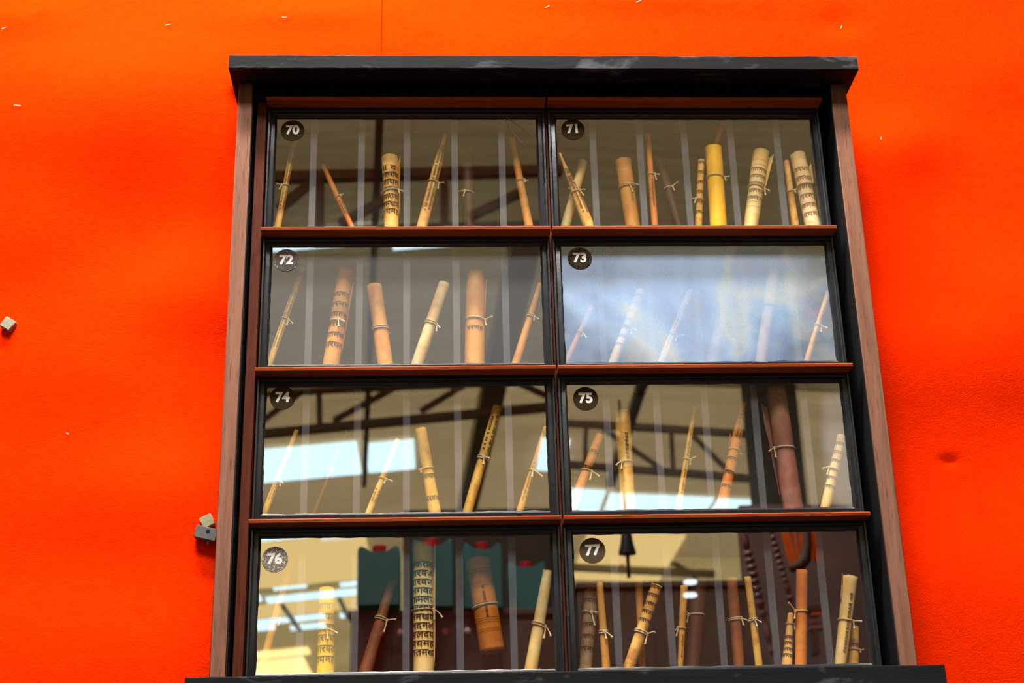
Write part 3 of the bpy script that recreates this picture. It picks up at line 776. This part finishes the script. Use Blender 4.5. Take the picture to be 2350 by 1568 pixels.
# case 74
S(74, 1, 'thin scroll crossing the mirrored skylight at the left of case 74', (415, 470), (192, 1045), 34, 52, 850, 'parch', along=(1000, 700, 2), tails=.7)
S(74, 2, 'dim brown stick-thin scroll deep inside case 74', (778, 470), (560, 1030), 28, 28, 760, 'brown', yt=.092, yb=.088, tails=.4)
S(74, 3, 'small scroll with knotted string below the skylight in case 74', (1152, 535), (958, 1030), 38, 54, 830, 'parch', along=(1020, 900, 2))
S(74, 4, 'stout yellow-orange scroll leaning left in case 74', (1320, 460), (1415, 1030), 82, 94, 760, 'parch', yt=.062, rows=(820, 980, 2), size=44, knot='l', tails=.6)
S(74, 5, 'longest scroll leaning right with a heavy knot in case 74', (1880, 297), (1672, 1028), 74, 78, 685, 'parch', yt=.060, along=(640, 360, 2), size=26, knot='f', loops=2)
S(74, 6, 'scripted scroll with a string bow at the right end of case 74', (2230, 445), (2052, 1028), 34, 58, 770, 'stain', yt=.060, along=(1000, 700, 2), knot='f', tails=1.4)
# case 75
S(75, 1, 'orange scroll with dark script, leftmost in case 75', (338, 505), (142, 1020), 66, 76, 775, 'orange', rows=(640, 760, 2), size=44, along=(1000, 900, 1), tails=1.2)
S(75, 2, 'thick plain straw-coloured scroll, second in case 75', (500, 335), (542, 1010), 122, 112, 715, 'parch', yt=.064, along=(720, 500, 1), size=34, knot='fl', tails=1.4)
S(75, 3, 'slender tapering scroll, third from left in case 75', (1030, 292), (918, 1010), 34, 50, 690, 'parch', along=(960, 500, 1), size=30, knot='r', point=.15)
S(75, 4, 'brown-topped torn scroll in two layers in case 75', (1392, 262), (1232, 1005), 66, 90, 625, 'orange', yt=.070, rows=(700, 900, 3), size=38, along=(560, 330, 2), torn=1.4, point=.15, knot='b', flap=('l', 540, 640, 22))
S(75, 5, 'biggest scroll, mauve-brown leather with one cord, in case 75', (1615, 142), (1738, 990), 150, 156, 615, 'mauve', yt=.060, yb=.058, flap=('l', 300, 990, 60), knot='l', tails=1.6)
S(75, 6, 'pale scripted scroll at the right end of case 75', (2102, 512), (1992, 990), 72, 78, 765, 'pale', yt=.03, yb=.03, rows=(580, 900, 6), size=34, knot='l')
# case 76
S(76, 1, 'orange scroll veiled by the bright mirrored roof under sticker 76', (395, 305), (182, 1095), 54, 60, 745, 'tan', yt=.062)
S(76, 2, 'deep yellow scroll with bold black script in case 76', (640, 520), (630, 1098), 108, 130, 820, 'yellow', yt=.062, rows=(660, 1030, 6), size=62, knot='f', tails=1.3)
S(76, 3, 'dark brown scroll with double pale string in case 76', (1100, 465), (915, 1090), 64, 100, 750, 'brown', yt=.088, yb=.066, loops=2, knot='r', tails=1.5)
S(76, 4, 'tall thick cream scroll covered in black script in case 76', (1308, 178), (1316, 1092), 140, 152, 685, 'cream', yt=.060, yb=.056,
  rows=(372, 985, 11), size=56, flap=('r', 235, 1080, 24), knot='r', tails=1.6)
S(76, 5, 'fat orange-brown scroll with ruled rings tilted in case 76', (1695, 318), (1800, 970), 182, 182, 650, 'orange', yt=.080, yb=.080, hang=True,
  rules=(405, 425, 490, 505, 520, 640, 745, 760, 775, 820, 835, 955), knot='b', along=(760, 500, 1))
S(76, 6, 'smooth pale cream scroll at the right end of case 76', (2190, 400), (2072, 1078), 76, 98, 785, 'cream', yt=.058, loops=2, knot='r', tails=1.5)
# case 77
S(77, 1, 'greyish scripted scroll at the left end of case 77', (212, 450), (165, 1052), 106, 96, 705, 'grey', yt=.084, yb=.074, rows=(540, 960, 6), size=40, knot='f', tails=1.6)
S(77, 2, 'slim orange-tan scroll tied low beside the grey one in case 77', (262, 480), (306, 1052), 48, 62, 832, 'tan', yt=.056, loops=2, knot='f', tails=1.2)
S(77, 3, 'thin plain scroll upright behind a scripted leaning one in case 77', (533, 445), (562, 1048), 60, 44, 800, 'tan', yt=.088, yb=.084, tails=.2)
S(77, 4, 'scripted scroll leaning right in front, tied with tan cord, in case 77', (662, 500), (476, 1052), 80, 86, 840, 'stain', yt=.050, yb=.052, rows=(520, 760, 5), size=34, along=(930, 900, 1), knot='r', loops=2, tails=1.4)
S(77, 5, 'narrow yellow scroll with script on one edge in case 77', (854, 505), (828, 1048), 56, 42, 805, 'parch', yt=.058, along=(1020, 840, 1), knot='l')
S(77, 6, 'dark brown scroll with frayed gold top in case 77', (966, 348), (915, 1042), 112, 112, 720, 'dark', yt=.086, yb=.078, torn=1.6, knot='l', tails=1.4)
S(77, 7, 'plain reddish-brown scroll tied beside a thin yellow one in case 77', (1186, 450), (1236, 1038), 80, 82, 745, 'brown', yt=.066, loops=2, knot='r', tails=1.3)
S(77, 8, 'thin plain yellow scroll leaning left before turned posts in case 77', (1298, 440), (1375, 1038), 50, 56, 745, 'parch', yt=.052, loops=2, knot='f', tails=.9)
S(77, 9, 'short scripted scroll tucked left of the tall orange one in case 77', (1600, 700), (1575, 1032), 42, 78, 780, 'stain', yt=.074, rows=(880, 1010, 4), size=34)
S(77, 10, 'tall orange-brown scroll with a single ring of string in case 77', (1678, 395), (1672, 1032), 82, 86, 690, 'orange', yt=.054, yb=.054, knot='l', tails=1.3)
S(77, 11, 'pale scroll leaning right at the right end of case 77', (2018, 440), (1950, 1028), 108, 88, 755, 'cream', yt=.060, flap=('l', 450, 620, 14), along=(1000, 560, 1), size=30, knot='r')
S(77, 12, 'small yellowed scroll behind the last one in case 77', (2052, 790), (2038, 1028), 56, 88, 960, 'parch', yt=.084, yb=.080, rows=(930, 930, 1), size=34, tails=.4)

# ------------------------------------------------------------ blocks pinned to the felt
def block(px, py, w, h, t, ang, mat, label, hole=False, lift=0):
    p = P(px, py, YW); p.y = YW+.030 - swell(p.x, p.z) - t/2 - lift
    sc = depth(p)/FPX; w *= sc; h *= sc
    mw = Matrix.Translation(p) @ Matrix.Rotation(R(ang), 4, 'Y')
    th = thing('magnet_block', label, 'block', mw)
    bm = bmesh.new(); box(bm, -w/2, w/2, -t/2, t/2, -h/2, h/2, .0012); obj('block_body', bm, mat, th, True, False)
    if hole:
        bm = bmesh.new(); lathe(bm, [(.0030, .0), (.0030, .0006), (.0012, .0007)], Matrix.Translation((0.002, -t/2+.0003, h*.15)) @ Matrix.Rotation(R(90), 4, 'X'), 16)
        obj('screw_hole', bm, GAP, th, True, False)
        bm = bmesh.new(); lathe(bm, [(.0022, -.004), (.0026, .0), (.0026, .003), (.001, .0035)], Matrix.Translation((0.006, 0, -h/2-.0015)) @ Matrix.Rotation(R(180), 4, 'X'), 12)
        obj('screw_head', bm, plain('dull_screw', (.20, .19, .16), .4, .5, .5), th, True, False)
STONE = plain('grey_green_block', (.23, .22, .155), .7, .4, 0, .5, 260)
block(17, 742, 27, 27, .012, 32, STONE, 'small grey-green square block stuck on the felt at the left edge')
block(474, 1194, 29, 28, .010, -27, plain('mottled_beige_block', (.27, .23, .13), .7, .4, 0, .5, 260), 'small mottled beige block tilted above the dark drilled block')
block(473, 1224, 52, 30, .016, 14, plain('dark_grey_block', (.075, .07, .066), .5, .5, 0, .2, 200), 'dark grey drilled block against the left side board', True, .002)

# ------------------------------------------------------------ things standing in the hall that only the panes show
def at(px, py, Y): return V(px, py, Y)
def panel_box(name, label, cat, px0, px1, py, Y, dep, mat, zlow=0.0, extra=None):
    a, b = at(px0, py, Y), at(px1, py, Y); zt = (a.z+b.z)/2
    t = thing(name, label, cat, Vector(((a.x+b.x)/2, a.y-dep/2, zlow)))
    bm = bmesh.new(); box(bm, a.x, b.x, a.y-dep, a.y, zlow, zt-.03, .006); obj('body', bm, mat, t)
    bm = bmesh.new(); box(bm, a.x-.01, b.x+.01, a.y-dep-.01, a.y+.012, zt-.03, zt, .004); obj('top', bm, mat, t)
    if extra: extra(t, a, b, zt)
    return t, a, b, zt
WARD = mat_wood('dark_cupboard_wood', (.10, .070, .046), (.18, .125, .085), .5, 'Z')
def knobs(t, a, b, zt):
    for q, yy in ((876, 1457), (919, 1456), (1022, 1453), (1072, 1452)):
        p = at(q, yy, 4.9); p.y = a.y+.014
        bm = bmesh.new(); lathe(bm, [(.008, 0), (.008, .012), (.016, .020), (.014, .032), (.004, .036)], Matrix.Translation(p) @ Matrix.Rotation(R(-90), 4, 'X'), 14)
        obj('knob', bm, plain('white_knob', (.75, .75, .78), .25, .6), t)
    for q in (805, 897, 1045, 1180):
        x = at(q, 1420, 4.9).x
        bm = bmesh.new(); box(bm, x, x+.20, a.y, a.y+.012, zt-1.1, zt-.06, .003); obj('cupboard_door', bm, WARD, t)
cup, ca, cb, ctop = panel_box('cupboard', 'dark brown cupboard with pale knobs mirrored low in pane 76', 'cupboard', 805, 1300, 1400, 4.9, .45, WARD, 0, knobs)
GREEN = plain('dark_green_plastic', (.022, .20, .19), .45, .4, 0, .1, 8); RED = plain('red_cap', (.42, .012, .015), .4, .5)
def canister(px0, px1, py_sh, Y, label, ztop=None, full=True):
    a, b = at(px0, py_sh, Y), at(px1, py_sh, Y); x0, x1, zs = a.x, b.x, a.z; w = x1-x0; z0 = ctop
    t = thing('jerry_can', label, 'canister', Vector(((x0+x1)/2, a.y, z0)), 'green canisters on the dark cupboard')
    # outline seen from the front: shoulders rise at both corners, dip between
    pr = [(-.5, 0), (.5, 0), (.5, .90), (.47, .985), (.40, 1.0), (.32, .97), (.22, .915), (.10, .90), (-.10, .90), (-.22, .915), (-.32, .97), (-.40, 1.0), (-.47, .985), (-.5, .90)]
    bm = bmesh.new(); H = zs-z0; dd = w*.75
    rings = []
    for yy, sc in ((-dd/2, .93), (-dd*.42, 1), (dd*.42, 1), (dd/2, .93)):
        rings.append([bm.verts.new(((x0+x1)/2+u*w*sc, a.y+yy-dd/2, z0 + H*v*(1 if sc == 1 else .985))) for u, v in pr])
    for p, q in zip(rings, rings[1:]):
        for k in range(len(pr)): bm.faces.new((p[k], p[(k+1) % len(pr)], q[(k+1) % len(pr)], q[k]))
    bm.faces.new(rings[0][::-1]); bm.faces.new(rings[-1]); obj('can_body', bm, GREEN, t)
    bm = bmesh.new(); rr = w*.165
    lathe(bm, [(rr*.8, 0), (rr*.8, H*.05), (rr, H*.05), (rr, H*.155), (rr*.9, H*.165)], Matrix.Translation(((x0+x1)/2, a.y-dd/2, z0+H*.89)), 20)
    obj('cap', bm, RED, t)
canister(820, 918, 1253, 4.75, 'dark green canister with red cap, leftmost mirrored in pane 76')
canister(944, 1040, 1238, 4.8, 'dark green canister mirrored behind the tall scripted scroll of pane 76')
canister(1062, 1152, 1247, 4.85, 'dark green canister with red cap mirrored behind the fat ringed scroll')
canister(1165, 1252, 1290, 5.0, 'shorter dark green canister mirrored at the right of pane 76')
bm = bmesh.new(); a, b = at(925, 1225, 6.2), at(1310, 1225, 6.2); box(bm, a.x, b.x, a.y-.1, a.y, 0, a.z+.14, .004)  # backdrop added to keep the reflection dark behind the cans
tag(obj('partition_board', bm, plain('brown_black_backdrop', (.030, .020, .010), .7, .3, 0, .4, 5)), 'added tall brown-black backdrop mirrored behind the green canisters', 'board')
bm = bmesh.new(); a, b = at(1700, 1215, 6.0), at(2040, 1215, 6.0); box(bm, a.x, b.x, a.y-.1, a.y, 0, a.z+.14, .004)
tag(obj('partition_board', bm, plain('grey_brown_board', (.16, .11, .095), .7, .3, 0, .3, 5)), 'tall grey-brown board mirrored at the right of pane 77', 'board')
panel_box('sideboard', 'low dark sideboard mirrored behind the scrolls at the left of pane 77', 'cupboard', 1325, 1720, 1335, 5.4, .4, WARD)
bm = bmesh.new()
pb = thing('hanging_bell', 'black hanging bell mirrored near the 77 sticker', 'bell', at(1440, 1265, 4.6))
p0 = at(1440, 1272, 4.6)
lathe(bm, [(.042, -.0), (.040, .012), (.030, .05), (.024, .10), (.014, .125), (.004, .13)], Matrix.Translation(p0), 20)
DK = plain('black_iron', (.012, .012, .014), .4, .5); obj('bell_body', bm, DK, pb)
bm = bmesh.new(); tube(bm, [p0 + Vector((0, 0, .12)), p0 + Vector((0, 0, .75))], .006); obj('hanger_rod', bm, DK, pb)
bm = bmesh.new(); tube(bm, [p0 + Vector((0, 0, .01)), p0 + Vector((0, 0, -.11))], .009); obj('clapper', bm, DK, pb)
# turned posts
def turned(label, top, bot, Y, balls, r0):
    a, b = at(*top, Y), at(*bot, Y); u = (a-b).normalized(); L = (a-b).length
    q = Vector((0, 0, 1)).rotation_difference(u).to_matrix().to_4x4(); q.translation = b
    t = thing('turned_post', label, 'post', q, 'turned dark posts mirrored in pane 77')
    WP = D.materials.get('dark_polished_post') or plain('dark_polished_post', (.20, .135, .12), .2, 1.0)
    vase = [(.2, 0), (.55, .02), (.6, .05), (.35, .075), (.30, .09), (.55, .12), (.75, .16), (.6, .22), (.42, .29), (.38, .31), (.8, .325), (.85, .345), (.45, .36), (.55, .39), (.9, .42), (.7, .455)]
    bm = bmesh.new(); lathe(bm, [(r0*x, L*z) for x, z in vase], Matrix.Identity(4), 18); obj('shaft', bm, WP, t, True, False)
    z0 = .455; st = (.86-z0)/balls
    for k in range(balls):
        bm = bmesh.new(); zc = L*(z0+st*(k+.5)); rr = r0*(1-.05*abs(k-balls/2))
        lathe(bm, [(rr*max(.25, cos(f)), zc+L*st*.47*sin(f)) for f in [PI*(i/8-.5) for i in range(9)]], Matrix.Identity(4), 18)
        obj('turned_ball', bm, WP, t, True, False)
    bm = bmesh.new(); lathe(bm, [(r0*.3, L*.86), (r0*.6, L*.88), (r0*.75, L*.93), (r0*.6, L), (r0*.3, L*1.12)], Matrix.Identity(4), 18); obj('finial', bm, WP, t, True, False)
turned('dark turned post with a row of balls mirrored right of the thin yellow scroll', (1706, 1225), (1774, 1505), 4.5, 7, .026)
turned('dark turned post with small balls mirrored left of the tall orange-brown scroll', (1762, 1190), (1840, 1470), 4.6, 8, .019)
ORG = plain('plain_orange', (.85, .20, .012), .8, .2)
cl = thing('orange_strip_bundle', 'plain orange strips over a dark rail mirrored at the top of pane 77', 'cloth', at(1830, 1300, 4.7))  # orange strips put in for the orange glimpsed between dark slots
for k, (a, b, w) in enumerate((((1794, 1195), (1822, 1300), .034), ((1818, 1195), (1833, 1282), .014), ((1832, 1195), (1844, 1270), .014), ((1858, 1195), (1874, 1290), .030))):
    bm = bmesh.new(); beam(bm, at(*a, 4.7), at(*b, 4.7), w*1.12, .012, Vector((0, 1, 0))); obj('orange_strip', bm, ORG, cl)
bm = bmesh.new(); pts = [at(1812, 1306, 4.66), at(1832, 1302, 4.66), at(1848, 1285, 4.66), at(1853, 1250, 4.66), at(1852, 1190, 4.66)]
tube(bm, pts, [.016, .027, .029, .020, .016], 10); obj('rail', bm, plain('worn_dark_wood', (.09, .065, .048), .6, .3), cl)
bx = thing('carved_box', 'small carved box with pale band mirrored low right in pane 77', 'box', at(1870, 1500, 4.6))
for y0, y1, m, w0, w1 in ((1388, 1402, WARD, 1853, 1890), (1406, 1412, ORG, 1862, 1886), (1424, 1432, plain('terracotta_band', (.30, .10, .06), .6, .3), 1860, 1886), (1436, 1443, plain('pale_pink_band', (.42, .22, .19), .6, .3), 1860, 1893), (1446, 1500, WARD, 1864, 1884)):
    a, b = at(w0, y0, 4.6), at(w1, y1, 4.6); bm = bmesh.new(); box(bm, a.x, b.x, a.y-.08, a.y, b.z, a.z, .002); obj('band', bm, m, bx)
lm = thing('white_lamp', 'pair of small white lamps mirrored by the narrow yellow scroll in pane 77', 'lamp', at(1570, 1395, 5.2))
for yy in (1357, 1386):
    p = at(1570, yy, 5.2); bm = bmesh.new(); lathe(bm, [(.010, -.012), (.03, -.008), (.034, 0), (.03, .008), (.010, .012)], Matrix.Translation(p + Vector((0, .2, 0))), 20)
    obj('lamp_globe', bm, emit('lamp_glow', (.85, .93, 1), 5.5), lm)
